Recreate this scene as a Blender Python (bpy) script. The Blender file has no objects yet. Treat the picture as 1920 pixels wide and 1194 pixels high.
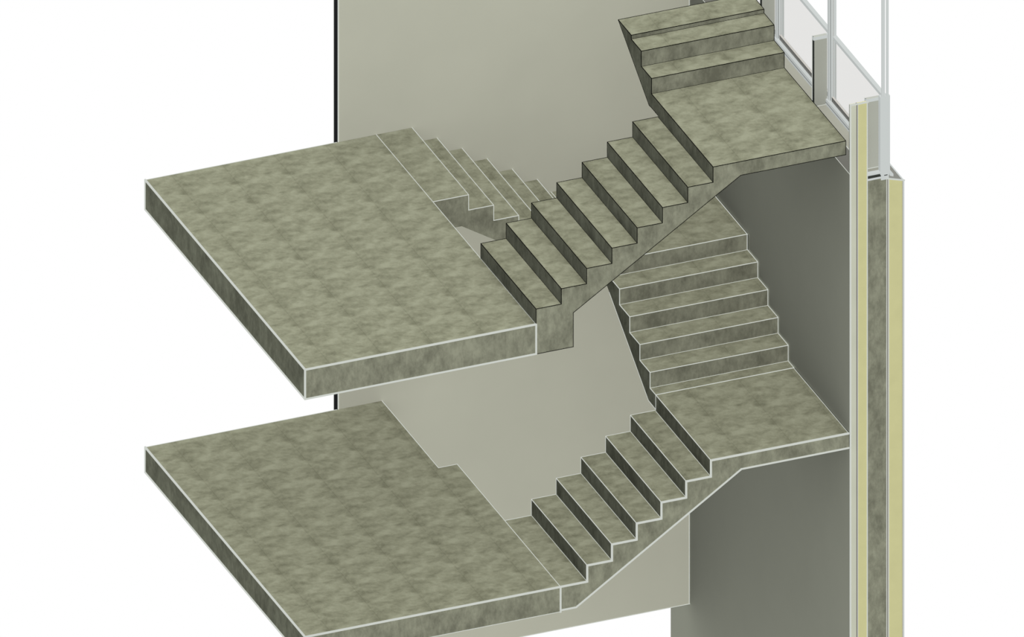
import bpy, math
from mathutils import Vector

SC = bpy.context.scene
COL = SC.collection
S = 188.0                                   # photo pixels per metre
AL, EL = math.radians(22.13), math.radians(28.86)
ca, sa, ce, se = math.cos(AL), math.sin(AL), math.cos(EL), math.sin(EL)
RT = Vector((ca, -sa, 0)); UP = Vector((sa*se, ca*se, ce)); DV = Vector((sa*ce, ca*ce, -se))

# ------------------------------------------------------------------ materials
def srgb(r, g, b):
    f = lambda c: (c/255/12.92) if c/255 <= .04045 else ((c/255+.055)/1.055)**2.4
    return (f(r), f(g), f(b), 1)

def new_mat(name):
    m = bpy.data.materials.new(name); m.use_nodes = True
    nt = m.node_tree; nt.nodes.clear()
    return m, nt, nt.nodes, nt.links

def math_node(nt, op, a, b=None, clamp=False):
    n = nt.nodes.new('ShaderNodeMath'); n.operation = op; n.use_clamp = clamp
    for i, v in enumerate((a, b)):
        if v is None: continue
        if isinstance(v, (int, float)): n.inputs[i].default_value = v
        else: nt.links.new(v, n.inputs[i])
    return n.outputs[0]

def finish(nt, color, rough=.95, spec=.0, normal=None):
    b = nt.nodes.new('ShaderNodeBsdfPrincipled'); o = nt.nodes.new('ShaderNodeOutputMaterial')
    b.inputs['Roughness'].default_value = rough
    b.inputs['Specular IOR Level'].default_value = spec
    if isinstance(color, tuple): b.inputs['Base Color'].default_value = color
    else: nt.links.new(color, b.inputs['Base Color'])
    nt.links.new(b.outputs[0], o.inputs[0])

def noise(nt, vec, scale, detail=3, rough=.55, dims='3D', w=None, dist=0):
    n = nt.nodes.new('ShaderNodeTexNoise'); n.noise_dimensions = dims
    n.inputs['Scale'].default_value = scale; n.inputs['Detail'].default_value = detail
    n.inputs['Roughness'].default_value = rough; n.inputs['Distortion'].default_value = dist
    nt.links.new(vec, n.inputs['Vector'])
    if w is not None: nt.links.new(w, n.inputs['W'])
    return n.outputs['Fac']

def concrete(name, dark, mid, light, sdark, slight, gain=1.0):
    """mottled cast concrete: a repeating cloudy pattern on level faces, vertical streaks on upright ones"""
    m, nt, N, L = new_mat(name)
    geo = N.new('ShaderNodeNewGeometry')
    sp = N.new('ShaderNodeSeparateXYZ'); L.new(geo.outputs['Position'], sp.inputs[0])
    sn = N.new('ShaderNodeSeparateXYZ'); L.new(geo.outputs['True Normal'], sn.inputs[0])
    X, Y, Z = sp.outputs
    # level faces: noise on a torus repeats every .565 x .44 m
    PX, PY = .553, .42
    ax = math_node(nt, 'MULTIPLY', X, 2*math.pi/PX); ay = math_node(nt, 'MULTIPLY', Y, 2*math.pi/PY)
    cv = N.new('ShaderNodeCombineXYZ')
    rx, ry = .36, .34
    L.new(math_node(nt, 'MULTIPLY', math_node(nt, 'COSINE', ax), rx), cv.inputs[0])
    L.new(math_node(nt, 'MULTIPLY', math_node(nt, 'SINE', ax), rx), cv.inputs[1])
    L.new(math_node(nt, 'MULTIPLY', math_node(nt, 'COSINE', ay), ry), cv.inputs[2])
    wv = math_node(nt, 'MULTIPLY', math_node(nt, 'SINE', ay), ry)
    n4 = noise(nt, cv.outputs[0], 1.35, 6, .66, '4D', wv, .35)
    # free cloud + fine horizontal grain
    mp = N.new('ShaderNodeMapping'); L.new(geo.outputs['Position'], mp.inputs[0])
    mp.inputs['Rotation'].default_value = (0, 0, math.radians(22))
    mp.inputs['Scale'].default_value = (1, 1.15, 1)
    n5 = noise(nt, mp.outputs[0], 9.0, 7, .72)
    mp2 = N.new('ShaderNodeMapping'); L.new(mp.outputs[0], mp2.inputs[0])
    mp2.inputs['Scale'].default_value = (6, 14, 6)
    n6 = noise(nt, mp2.outputs[0], 1.6, 4, .6)
    top = math_node(nt, 'ADD', math_node(nt, 'MULTIPLY', n4, .58),
          math_node(nt, 'ADD', math_node(nt, 'MULTIPLY', n5, .38), math_node(nt, 'MULTIPLY', n6, .04)))
    # faint board joints along y, every .2825 m
    fr = math_node(nt, 'FRACT', math_node(nt, 'DIVIDE', X, PX/1.0))
    jn = math_node(nt, 'LESS_THAN', math_node(nt, 'ABSOLUTE', math_node(nt, 'SUBTRACT', fr, .5)), .006)
    jn = math_node(nt, 'MULTIPLY', jn, math_node(nt, 'MULTIPLY', n6, .10))
    top = math_node(nt, 'SUBTRACT', top, jn)
    # upright faces: streaks
    sv = N.new('ShaderNodeMapping'); L.new(geo.outputs['Position'], sv.inputs[0])
    sv.inputs['Scale'].default_value = (9, 9, 5)
    s1 = noise(nt, sv.outputs[0], 1.0, 6, .72)
    sv2 = N.new('ShaderNodeMapping'); L.new(geo.outputs['Position'], sv2.inputs[0])
    sv2.inputs['Scale'].default_value = (34, 34, 13)
    s2 = noise(nt, sv2.outputs[0], 1.0, 3, .6)
    s3 = noise(nt, geo.outputs['Position'], 3.2, 3, .5)
    side = math_node(nt, 'ADD', math_node(nt, 'MULTIPLY', s1, .52),
           math_node(nt, 'ADD', math_node(nt, 'MULTIPLY', s2, .16), math_node(nt, 'MULTIPLY', s3, .32)))
    def ramp(fac, cols):
        r = N.new('ShaderNodeValToRGB'); L.new(fac, r.inputs[0])
        e = r.color_ramp.elements
        while len(e) < len(cols): e.new(.5)
        for i, (p, c) in enumerate(cols): e[i].position = p; e[i].color = c
        return r.outputs[0]
    ct = ramp(top, [(.37, dark), (.5, mid), (.60, light)])
    cs = ramp(side, [(.40, sdark), (.61, slight)])
    mx = N.new('ShaderNodeMix'); mx.data_type = 'RGBA'
    L.new(math_node(nt, 'GREATER_THAN', math_node(nt, 'ABSOLUTE', sn.outputs[2]), .5), mx.inputs[0])
    L.new(cs, mx.inputs[6]); L.new(ct, mx.inputs[7])
    finish(nt, mx.outputs[2])
    return m

def plain(name, c, var=.04, scale=2.0, rough=.9, spec=.0):
    """plain painted surface with a barely visible unevenness"""
    m, nt, N, L = new_mat(name)
    geo = N.new('ShaderNodeNewGeometry')
    f = noise(nt, geo.outputs['Position'], scale, 3)
    r = N.new('ShaderNodeValToRGB'); L.new(f, r.inputs[0])
    e = r.color_ramp.elements
    e[0].position = .3; e[1].position = .7
    e[0].color = (c[0]*(1-var), c[1]*(1-var), c[2]*(1-var), 1)
    e[1].color = (min(1, c[0]*(1+var)), min(1, c[1]*(1+var)), min(1, c[2]*(1+var)), 1)
    finish(nt, r.outputs[0], rough, spec)
    return m

def line_mat(name, c):
    m, nt, N, L = new_mat(name)
    e = N.new('ShaderNodeEmission'); e.inputs[0].default_value = c
    o = N.new('ShaderNodeOutputMaterial'); L.new(e.outputs[0], o.inputs[0])
    return m

def glass_mat(name, tint):
    m, nt, N, L = new_mat(name)
    t = N.new('ShaderNodeBsdfTransparent'); t.inputs[0].default_value = tint
    g = N.new('ShaderNodeBsdfGlossy'); g.inputs['Roughness'].default_value = .15
    x = N.new('ShaderNodeMixShader'); x.inputs[0].default_value = .01
    o = N.new('ShaderNodeOutputMaterial')
    L.new(t.outputs[0], x.inputs[1]); L.new(g.outputs[0], x.inputs[2]); L.new(x.outputs[0], o.inputs[0])
    return m

CON = concrete('mottled_concrete',
               (.180, .183, .126, 1), (.272, .277, .197, 1), (.338, .346, .253, 1),
               (.190, .192, .143, 1), (.355, .360, .272, 1))
WHITE = line_mat('self_lit_pale_edge', srgb(204, 208, 201))  # edge bars emit their own tone, evenly pale on lit and shaded sides
BLACK = plain('black_edge', (.006, .006, .005), 0)
PAINT = plain('pale_wall_paint', (.655, .657, .545), .02, 1.2)
PLASTER = plain('plasterboard', (.66, .67, .55))
MEMB = plain('grey_membrane', (.25, .235, .215))
INSUL = plain('yellow_insulation', (.70, .675, .36), .03, 5)
DARK = plain('dark_wall_end', (.045, .045, .048), 0)
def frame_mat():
    m, nt, N, L = new_mat('self_lit_white_frame')
    e = N.new('ShaderNodeEmission'); e.inputs[0].default_value = srgb(203, 208, 206); e.inputs[1].default_value = .70  # glow built into the frame so its shaded faces stay pale
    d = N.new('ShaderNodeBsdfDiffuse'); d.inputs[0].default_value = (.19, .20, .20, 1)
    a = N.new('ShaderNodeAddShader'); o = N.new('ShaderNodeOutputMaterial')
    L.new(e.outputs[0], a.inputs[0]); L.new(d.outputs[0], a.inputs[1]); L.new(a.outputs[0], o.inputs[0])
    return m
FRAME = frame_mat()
SLOT = plain('dark_gasket', (.05, .055, .05), 0)
GASK = plain('grey_gasket', (.62, .60, .57), 0)
REVEAL = plain('grey_reveal', (.50, .51, .45), .02)
SILL = plain('pale_sill', (.42, .42, .36), .02)
LEDGE = plain('grey_ledge', (.20, .20, .18), .02)
TOPG = plain('grey_flashing', (.26, .26, .24), .02)
GLASS = glass_mat('pale_grey_glass', (.890, .888, .880, 1))

# ------------------------------------------------------------------ mesh builder
class MB:
    def __init__(self, *mats): self.v, self.f, self.m, self.mats = [], [], [], list(mats)
    def mi(self, m):
        if m not in self.mats: self.mats.append(m)
        return self.mats.index(m)
    def solid(self, bottom, top, mat, caps=(None, None)):
        n, b = len(bottom), len(self.v)
        self.v += [tuple(p) for p in bottom] + [tuple(p) for p in top]
        k = self.mi(mat)
        fs = [tuple(range(b+n-1, b-1, -1)), tuple(range(b+n, b+2*n))]
        fs += [(b+i, b+(i+1) % n, b+n+(i+1) % n, b+n+i) for i in range(n)]
        self.f += fs; self.m += [k]*len(fs)
        return self
    def prism_z(self, poly, z0, z1, mat):
        return self.solid([(x, y, z0) for x, y in poly], [(x, y, z1) for x, y in poly], mat)
    def prism_y(self, poly, y0, y1, mat):          # poly of (x, z)
        return self.solid([(x, y0, z) for x, z in poly], [(x, y1, z) for x, z in poly], mat)
    def prism_x(self, poly, x0, x1, mat):          # poly of (y, z)
        return self.solid([(x0, y, z) for y, z in poly], [(x1, y, z) for y, z in poly], mat)
    def box(self, a, b, mat):
        return self.prism_z([(a[0], a[1]), (b[0], a[1]), (b[0], b[1]), (a[0], b[1])], a[2], b[2], mat)
    def line(self, p, q, w, mat):
        """a thin square bar from p to q standing half out of the edge it trims"""
        p, q = Vector(p), Vector(q); d = q-p
        if d.length < 1e-5: return self
        d.normalize()
        a = Vector((0, 0, 1)) if abs(d.z) < .9 else Vector((0, 1, 0))
        s = d.cross(a).normalized(); t = d.cross(s)
        h = w/2; p = p-d*h*.9; q = q+d*h*.9
        c = [s*h+t*h, -s*h+t*h, -s*h-t*h, s*h-t*h]
        return self.solid([p+k for k in c], [q+k for k in c], mat)
    def path(self, pts, w, mat, closed=False):
        n = len(pts)
        for i in range(n if closed else n-1): self.line(pts[i], pts[(i+1) % n], w, mat)
        return self
    def build(self, name, parent=None, **props):
        me = bpy.data.meshes.new(name); me.from_pydata(self.v, [], self.f)
        for m in self.mats: me.materials.append(m)
        me.polygons.foreach_set('material_index', self.m)
        import bmesh
        b = bmesh.new(); b.from_mesh(me); bmesh.ops.recalc_face_normals(b, faces=b.faces); b.to_mesh(me); b.free()
        o = bpy.data.objects.new(name, me); COL.objects.link(o)
        if parent:
            o.parent = parent
            base = parent
            off = Vector((0, 0, 0))
            while base: off += base.location; base = base.parent
            o.matrix_parent_inverse.identity(); o.location = -off
        for k, v in props.items(): o[k] = v
        return o

def empty(name, loc, **props):
    o = bpy.data.objects.new(name, None); COL.objects.link(o); o.location = loc
    o.empty_display_size = .2
    for k, v in props.items(): o[k] = v
    return o

TK, TN, BK = .0165, .0058, .0058            # heavy pale edge, thin pale edge, black edge
CUT = 1.79

# ------------------------------------------------------------------ floor slabs
ZL = -3.043
XU = 2.487
m = MB(CON)
m.box((0, 0, -.334), (XU, 4.230, 0), CON)
for a, b, w in (((0, 0, 0), (XU, 0, 0), TK), ((0, 0, -.334), (XU, 0, -.334), TK), ((0, 0, 0), (0, 4.230, 0), TK),
                ((0, 0, -.334), (0, 4.230, -.334), TK), ((0, 0, 0), (0, 0, -.334), TK), ((XU, 0, 0), (XU, 0, -.334), TK),
                ((0, 4.230, 0), (0, 4.230, -.334), TK), ((XU, 0, 0), (XU, 4.228, 0), TN), ((0, 4.230, 0), (2.06, 4.230, 0), TN)):
    m.line(a, b, w, WHITE)
m.build('concrete_slab', label='upper mottled olive concrete floor slab, at the foot of the black-outlined stairs',
        category='slab', kind='thing', group='concrete floor slabs')
m = MB(CON)
XL = 2.75
poly = [(0, 0), (XL, 0), (XL, 2.734), (2.548, 2.734), (2.548, 4.230), (0, 4.230)]
m.prism_z(poly, ZL-.282, ZL, CON)
for a, b, w in (((0, 0, 0), (XL, 0, 0), TK), ((0, 0, -.282), (XL, 0, -.282), TN), ((0, 0, 0), (0, 4.230, 0), TK),
                ((0, 0, -.282), (0, 4.230, -.282), TK), ((0, 0, 0), (0, 0, -.282), TK), ((XL, 0, 0), (XL, 0, -.282), TK),
                ((0, 4.230, 0), (0, 4.230, -.282), TK), ((0, 4.230, 0), (2.06, 4.230, 0), TN),
                ((XL, 0, 0), (XL, 2.734, 0), TN), ((XL, 2.734, 0), (2.548, 2.734, 0), TN), ((2.548, 2.734, 0), (2.548, 4.228, 0), TN)):
    m.line((a[0], a[1], a[2]+ZL), (b[0], b[1], b[2]+ZL), w, WHITE)
m.build('concrete_slab', label='lower mottled olive concrete floor slab with a small notch in its inner edge',
        category='slab', kind='thing', group='concrete floor slabs')

# ------------------------------------------------------------------ stair flights
def flight(parent, axis, noses, z0, rise, lo, hi, under, lead, tail, ln, heavy, up=1, last_top=None, cap=None):
    """one straight concrete flight. axis 'x' or 'y' runs along the flight, lo..hi is its width across.
    noses: riser positions; the last one is the edge of the landing that closes the flight (no step there).
    lead/tail: level run before the first riser / end of the waist; under: underside profile, tail to lead."""
    P = (lambda s, w, z: (s, w, z)) if axis == 'x' else (lambda s, w, z: (w, s, z))
    n = len(noses)-1
    inner = [(noses[k], z0+rise*k) for k in range(n+1)]
    wp = [(lead, z0)]+inner+under if abs(lead-noses[0]) > 1e-4 else inner+under
    if cap: wp = cap
    def prism(mb, pl):
        mb.solid([P(s, lo, z) for s, z in pl], [P(s, hi, z) for s, z in pl], CON)
    mb = MB(CON); prism(mb, wp)
    # edges of the waist: underside profile and ends on the near side
    near = lo
    up_pts = [(s, z) for s, z in under]
    for w in (lo, hi):
        mb.path([P(s, w, z) for s, z in up_pts], heavy if w == near else TN if ln is WHITE else BK, ln)
    if abs(lead-noses[0]) > 1e-4:
        mb.line(P(lead, lo, z0), P(noses[0], lo, z0), heavy, ln)
        mb.line(P(lead, lo, z0), P(lead, hi, z0), TN, ln)
        mb.line(P(lead, hi, z0), P(noses[0], hi, z0), TN, ln)
    f = mb.build('flight', parent)
    thin = TN if ln is WHITE else BK
    for k in range(n):
        s0, s1, za, zb = noses[k], noses[k+1], z0+rise*k, z0+rise*(k+1)
        st = MB(CON)
        if last_top is not None and zb > last_top:
            zb = last_top; s1 = s0+(zb-za)/rise*(noses[k+1]-noses[k])
        prism(st, [(s0, za), (s0, zb), (s1, zb)])
        for w in (lo, hi):
            h = heavy if w == near else thin
            st.line(P(s0, w, za), P(s0, w, zb), h, ln)
            st.line(P(s0, w, zb), P(s1, w, zb), h, ln)
        st.line(P(s0, lo, zb), P(s0, hi, zb), thin, ln)
        st.line(P(s0, lo, za), P(s0, hi, za), thin, ln)
        st.build('step', f)
    return f

# --- lower staircase (pale outlined): slab -> landing -> quarter turn -> landing -> quarter turn -> upper slab
low = empty('staircase', (XL, 0, ZL), label='lower concrete staircase with pale outlines, linking the lower slab with the upper slab',
            category='staircase', group='concrete staircases')
R1 = (-1.94-ZL)/6
t1 = (4.370-3.038)/5
flight(low, 'x', [3.038+t1*k for k in range(6)], ZL, R1, 0, 1.476,
       [(4.370, -2.326), (2.917, -3.308), (XL, -3.308)], XL, None, WHITE, TK)
def landing(parent, prof, axis, lo, hi, ln, heavy, edges, extra=None):
    mb = MB(CON)
    (mb.prism_y if axis == 'y' else mb.prism_x)(prof, lo, hi, CON)
    if extra: mb.box(extra[0], extra[1], CON)
    for a, b, w in edges: mb.line(a, b, w, ln)
    return mb.build('landing', parent)
Z1 = -1.94
landing(low, [(4.37, Z1), (5.857, Z1), (5.857, Z1-.164), (4.697, Z1-.164), (4.37, -2.326)], 'y', 0, 1.459, WHITE, TK,
        [((4.37, 0, Z1), (5.850, 0, Z1), TK), ((5.850, 0, Z1-.164), (4.697, 0, Z1-.164), TK),
         ((4.697, 0, Z1-.164), (4.37, 0, -2.326), TK), ((4.37, 0, Z1), (4.37, 0, Z1-R1), TK), ((4.37, 0, Z1), (4.37, 1.459, Z1), TN),
         ((4.37, 0, Z1-R1), (4.37, 1.459, Z1-R1), TN), ((4.37, 1.459, Z1), (5.850, 1.459, Z1), TN*1.4),
         ((4.37, 1.459, Z1), (4.37, 1.459, Z1-.164), TN), ((5.853, 0, Z1), (5.853, 1.459, Z1), TN*.8)])
Z2 = -1.045
R2 = (Z2-Z1)/5; t2 = .269; Y0 = 1.613
flight(low, 'y', [Y0+t2*k for k in range(5)], Z1, R2, 4.37, 5.857,
       [(Y0+t2*4, -1.40), (1.651, Z1-.160), (1.459, Z1-.164)], 1.459, None, WHITE, TN)
YL2 = Y0+t2*4
landing(low, [(YL2, Z2), (4.230, Z2), (4.230, Z2-.164), (2.97, Z2-.164), (YL2, -1.40)], 'x', 4.37, 5.857, WHITE, TN,
        [((4.37, YL2, Z2), (5.857, YL2, Z2), TN), ((4.37, YL2, Z2-R2), (5.857, YL2, Z2-R2), TN),
         ((5.853, YL2, Z2), (5.853, 4.228, Z2), TN), ((5.853, YL2, Z2), (5.853, YL2, Z2-R2), TN), ((4.37, YL2, Z2), (4.37, 4.228, Z2), TN)])
# top flight, climbing away to the left along the rear wall
R3 = -Z2/6; t3 = (4.221-2.872)/5; X3 = 2.872
mb = MB(CON)
inner = [(X3-t3, 0)]+[(X3+t3*k, -R3*(k+1)) for k in range(6)]
mb.prism_y([(XU, 0)]+inner+[(4.37, Z2), (4.37, Z2-.164), (4.142, Z2-.164), (2.799, -.343), (XU, -.343)], 2.733, 4.230, CON)
mb.path([(XU, 2.733, 0), (X3-t3, 2.733, 0)], TN, WHITE)
f3 = mb.build('flight', low)
for k in range(6):
    xa, xb, zt = X3+t3*(k-1), X3+t3*k, -R3*k
    st = MB(CON); st.prism_y([(xa, zt), (xb, zt), (xb, zt-R3)], 2.733, 4.230, CON)
    st.line((xb, 2.733, zt), (xb, 4.230, zt), TN, WHITE); st.line((xb, 2.733, zt), (xb, 2.733, zt-R3), TN, WHITE)
    st.line((xa, 2.733, zt), (xb, 2.733, zt), TN, WHITE)
    st.build('step', f3)

# --- upper staircase (black outlined)
upp = empty('staircase', (XU, 0, 0), label='upper concrete staircase with black outlines, climbing from the upper slab, its top cut off level',
            category='staircase', group='concrete staircases')
ZA = 1.396; XA = 4.393; RA = ZA/8; tA = (XA-XU)/7
# first flight: the foot drops in front of the slab edge
n8 = [XU+tA*k for k in range(8)]
und = [(XA, 1.243-(4.691-XA)*.662), (2.888, .05), (2.888, -.338), (XU, -.338)]
fl = flight(upp, 'x', n8, 0, RA, 0, 1.46, und, XU, None, BLACK, BK)
YA = 1.63; XR = 5.822
mb = MB(CON)
mb.prism_y([(XA, ZA), (XR, ZA), (XR, 1.240), (4.691, 1.240), (XA, und[0][1])], 0, 1.46, CON)
mb.box((XA, 1.46, 1.240), (XR, YA, ZA), CON)
for a, b in (((XA, 0, ZA), (XR, 0, ZA)), ((XR, 0, ZA), (XR, 0, 1.24)), ((XR, 0, 1.24), (4.691, 0, 1.24)), ((4.691, 0, 1.24), (XA, 0, und[0][1])),
             ((XA, 0, ZA), (XA, 0, ZA-RA)), ((XA, 0, ZA-RA), (XA, 1.46, ZA-RA)), ((XA, 0, ZA), (XA, YA, ZA)), ((XR, 0, ZA), (XR, YA, ZA)),
             ((XA, 1.46, ZA-.156), (XA, YA, ZA-.156))):
    mb.line(a, b, BK, BLACK)
mb.build('landing', upp)
RB = .1745; tB = .268
yb = [YA+tB*k for k in range(4)]
ycut = yb[2]+(CUT-(ZA+2*RB))/RB*tB
und2 = [(2.51, CUT), (1.694, 1.235), (YA, 1.240)]
flight(upp, 'y', yb, ZA, RB, XA, XR, und2, YA, None, BLACK, BK, last_top=CUT,
       cap=[(yb[0], ZA), (yb[1], ZA+RB), (yb[2], ZA+2*RB), (ycut, CUT)]+und2)
# outline of the level cut
for o in upp.children:
    if o.name.startswith('flight'): cutf = o
mb = MB(CON)
mb.path([(XA, yb[2], CUT), (XA, 2.51, CUT), (XR, 2.51, CUT), (XR, yb[2], CUT)], BK, BLACK)
mb.build('edge_line', cutf)

# ------------------------------------------------------------------ walls
XW = 5.866; YW = 4.237
mb = MB(PAINT)
mb.box((2.079, YW, -6.045), (XW-.002, YW+.1, CUT), PAINT)
mb.box((2.073, YW-.0005, -6.045), (2.079, YW+.102, CUT), DARK)
mb.line((2.079, YW, -6.045), (2.079, YW, CUT), .011, WHITE)
mb.line((2.073, YW+.1, -6.045), (2.073, YW+.1, CUT), .004, WHITE)
mb.line((2.079, YW, -6.045), (XW, YW, -6.045), .006, WHITE)
mb.line((XW-.006, YW+.001, -6.045), (XW-.006, YW+.001, CUT), .006, WHITE)
mb.build('wall_back', kind='structure', label='pale grey painted rear wall of the stairwell', category='wall')

ZB = -7.6; YE = 4.745
wr = empty('wall_right', (XW, 0, ZB), kind='structure', label='layered outer wall on the right, dark grey inside, cut to show its layers', category='wall')
WO, WE = .06, 3.9                        # window opening along y
ZS = 1.0                                 # sill height
def layer(name, x0, x1, mat, ztop, lines=True, full=True):
    b = MB(mat)
    b.box((x0, 0, ZB), (x1, YE, ztop), mat)
    if full:
        b.box((x0, 0, ztop), (x1, WO*.5, CUT), mat)
        b.box((x0, WE, ztop), (x1, YE, CUT), mat)
    return b
b = layer('plasterboard', XW+.003, 5.935, PLASTER, ZS)
# painted inner face of the stairwell
b.box((XW, .002, ZB), (XW+.003, YE, ZS), PAINT); b.box((XW, WE, ZS), (XW+.003, YE, CUT), PAINT)
b.line((XW+.006, 0, ZB), (XW+.006, 0, CUT), .013, WHITE)
b.line((XW+.004, 0, ZS), (XW+.004, WE, ZS), .006, WHITE)
b.line((XW+.006, 0, CUT), (5.935, 0, CUT), .014, WHITE)
b.line((XW+.006, YE, ZB), (XW+.006, YE, CUT), .008, WHITE)
b.build('plasterboard', wr)
b = layer('membrane', 5.935, 5.951, MEMB, ZS); b.build('membrane', wr)
b = layer('insulation', 5.951, 6.052, INSUL, ZS)
b.line((5.951, 0, ZB), (5.951, 0, CUT), .006, WHITE); b.line((6.052, 0, ZB), (6.052, 0, CUT), .010, WHITE)
b.line((5.951, 0, CUT), (6.06, 0, CUT), .014, WHITE)
b.box((XW+.005, WO*.5, ZS), (6.052, WE, ZS+.004), LEDGE)
b.line((6.052, .03, ZS+.003), (6.052, WE, ZS+.003), .008, WHITE)
b.build('insulation', wr)
b = layer('concrete_core', 6.052, 6.259, CON, .89, full=False)
b.line((6.262, 0, ZB), (6.262, 0, .89), .007, WHITE)
b.build('concrete_core', wr)
b = layer('outer_membrane', 6.262, 6.278, MEMB, .88, full=False); b.build('membrane', wr)
b = MB(INSUL)
b.prism_y([(6.278, ZB), (6.434, ZB), (6.434, .815), (6.278, .868)], 0, YE, INSUL)
b.prism_y([(6.280, .868), (6.434, .815), (6.434, .822), (6.280, .875)], .004, YE, TOPG)
b.line((6.278, 0, .872), (6.45, 0, .818), .013, WHITE)
b.line((6.283, 0, ZB), (6.283, 0, .868), .009, WHITE)
b.build('insulation', wr)
b = MB(FRAME)
b.box((6.434, 0, ZB), (6.452, YE, .818), FRAME)
b.line((6.434, 0, ZB), (6.434, 0, .815), .006, GASK)
b.build('render_coat', wr)

# ------------------------------------------------------------------ strip window in the right wall
wn = empty('window_1', (6.25, 0, ZS), kind='structure', label='white framed strip window with pale grey lower panes and tall bare posts', category='window')
b = MB(SILL); b.box((6.056, .05, .90), (6.20, WE, ZS), SILL); b.build('sill', wn)
PY = [.0, 1.385, 2.77]
b = MB(FRAME)
b.box((6.19, .06, .90), (6.262, WE, 1.065), FRAME)
b.line((6.189, .06, 1.03), (6.189, WE, 1.03), .003, SLOT)
b.build('bottom_rail', wn)
b = MB(FRAME); b.box((6.246, 0, 1.755), (6.290, WE, CUT), FRAME); b.build('transom', wn)
for i, y in enumerate(PY):
    p = MB(FRAME)
    ztop = 3.3
    zb_ = .93 if i == 0 else 1.0
    p.box((6.208, y, CUT if i == 0 else zb_), (6.244, y+(.05 if i else .012), ztop), FRAME)
    if i == 0:
        p.box((6.193, 0, .93), (6.298, .05, 1.815), FRAME)
    else:
        p.box((6.244, y+.004, zb_), (6.258, y+(.05 if i else .012), ztop), FRAME)
        p.line((6.222, y, zb_), (6.222, y, ztop), .0035, SLOT)
        p.line((6.250, y, zb_), (6.250, y, ztop), .0035, GASK)
    p.box((6.258, y, CUT if i == 0 else zb_), (6.284, y+(.05 if i else .012), ztop), FRAME)
    p.build('post', wn)
    # cross fin behind each post: a pale panel with a dark inner edge
    q = MB(REVEAL)
    q.box((6.068, y+.052, ZS), (6.205, y+.09, CUT), REVEAL)
    q.box((6.060, y+.060, ZS), (6.068, y+.083, CUT), SLOT)
    q.line((6.060, y+.088, ZS), (6.060, y+.088, CUT), .006, WHITE)
    q.line((6.06, y+.052, ZS), (6.205, y+.052, ZS), .007, WHITE)
    q.box((6.058, y+.050, CUT-.035), (6.25, y+.09, CUT), FRAME)
    q.build('fin', wn)
    y1 = (PY+[WE-.05])[i+1]
    g = MB(GLASS); g.box((6.262, y+.05, 1.065), (6.268, y1, 1.755), GLASS); ob = g.build('pane', wn)
    k = MB(GASK); k.box((6.225, y+.07, 1.065), (6.246, y1-.02, 1.115), GASK); k.build('gasket', wn)
b = MB(FRAME)
# cut end of the sill frame with its dark slot and drip nose
b.box((6.056, -.001, .89), (6.205, .05, .912), FRAME); b.box((6.056, -.001, .945), (6.205, .05, .965), FRAME)
b.box((6.062, .001, .912), (6.20, .05, .945), SLOT)
b.box((6.200, -.001, .868), (6.285, .05, .935), FRAME)
b.prism_y([(6.298, .90), (6.335, .885), (6.335, .915), (6.298, .96)], -.001, 2.9, FRAME)
b.box((6.235, -.004, .915), (6.27, 0, .923), SLOT)
b.build('sill_frame', wn)

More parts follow.
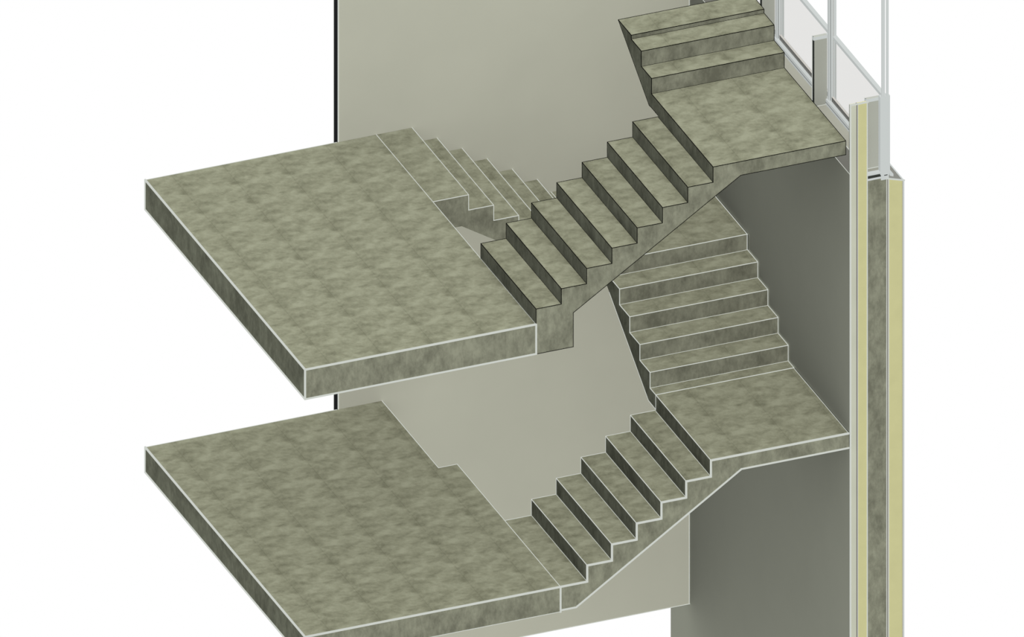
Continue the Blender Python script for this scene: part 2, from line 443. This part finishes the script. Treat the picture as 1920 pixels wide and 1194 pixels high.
# ------------------------------------------------------------------ light: shadowless sun, added side fill, overcast-like dome white towards the far side
sl = bpy.data.lights.new('sun', 'SUN'); so = bpy.data.objects.new('sun', sl); COL.objects.link(so)
sl.energy = math.pi*.785; sl.color = (1, .985, .955); sl.use_shadow = False; sl.angle = math.radians(5)
so.rotation_euler = (-Vector((0, -.5, .866))).to_track_quat('-Z', 'Y').to_euler(); so.location = (0, -6, 9)
s2 = bpy.data.lights.new('side_fill', 'SUN'); so2 = bpy.data.objects.new('side_fill', s2); COL.objects.link(so2)  # weak fill lamp, added only to brighten the left-facing sides
s2.energy = math.pi*.026; s2.use_shadow = False; s2.color = (.95, 1, .97)
so2.rotation_euler = (-Vector((-1, -.25, 0))).to_track_quat('-Z', 'Y').to_euler(); so2.location = (-6, -2, 3)
w = bpy.data.worlds.new('studio'); SC.world = w; w.use_nodes = True
nt = w.node_tree; nt.nodes.clear(); N, L = nt.nodes, nt.links
tc = N.new('ShaderNodeTexCoord')
def dot(v):
    n = N.new('ShaderNodeVectorMath'); n.operation = 'DOT_PRODUCT'
    L.new(tc.outputs['Generated'], n.inputs[0]); n.inputs[1].default_value = v
    return n.outputs['Value']
key = math_node(nt, 'ADD', math_node(nt, 'MULTIPLY', math_node(nt, 'MAXIMUM', dot((.36, -.62, .70)), 0), .12), .36)
mr = N.new('ShaderNodeMapRange'); mr.interpolation_type = 'SMOOTHSTEP'
L.new(dot(tuple(DV)), mr.inputs[0]); mr.inputs[1].default_value = .70; mr.inputs[2].default_value = .9
mx = N.new('ShaderNodeMix'); mx.data_type = 'RGBA'
tint = N.new('ShaderNodeMix'); tint.data_type = 'RGBA'; tint.blend_type = 'MULTIPLY'; tint.inputs[0].default_value = 1
L.new(key, tint.inputs[6]); tint.inputs[7].default_value = (.965, 1, .985, 1)
L.new(mr.outputs[0], mx.inputs[0]); L.new(tint.outputs[2], mx.inputs[6]); mx.inputs[7].default_value = (1, 1, 1, 1)
bg = N.new('ShaderNodeBackground'); L.new(mx.outputs[2], bg.inputs[0])
o = N.new('ShaderNodeOutputWorld'); L.new(bg.outputs[0], o.inputs[0])

SC.view_settings.view_transform = 'Standard'
SC.view_settings.look = 'None'
SC.cycles.diffuse_bounces = 0

# ------------------------------------------------------------------ camera (parallel projection)
cam = bpy.data.cameras.new('camera'); co = bpy.data.objects.new('camera', cam); COL.objects.link(co)
cam.type = 'ORTHO'; cam.ortho_scale = 1920/S; cam.clip_end = 200
from mathutils import Matrix
ctr = RT*((960-572)/S)+UP*((693-597)/S)-DV*25
M = Matrix((( RT.x, UP.x, -DV.x, ctr.x), (RT.y, UP.y, -DV.y, ctr.y), (RT.z, UP.z, -DV.z, ctr.z), (0, 0, 0, 1)))
co.matrix_world = M
SC.camera = co
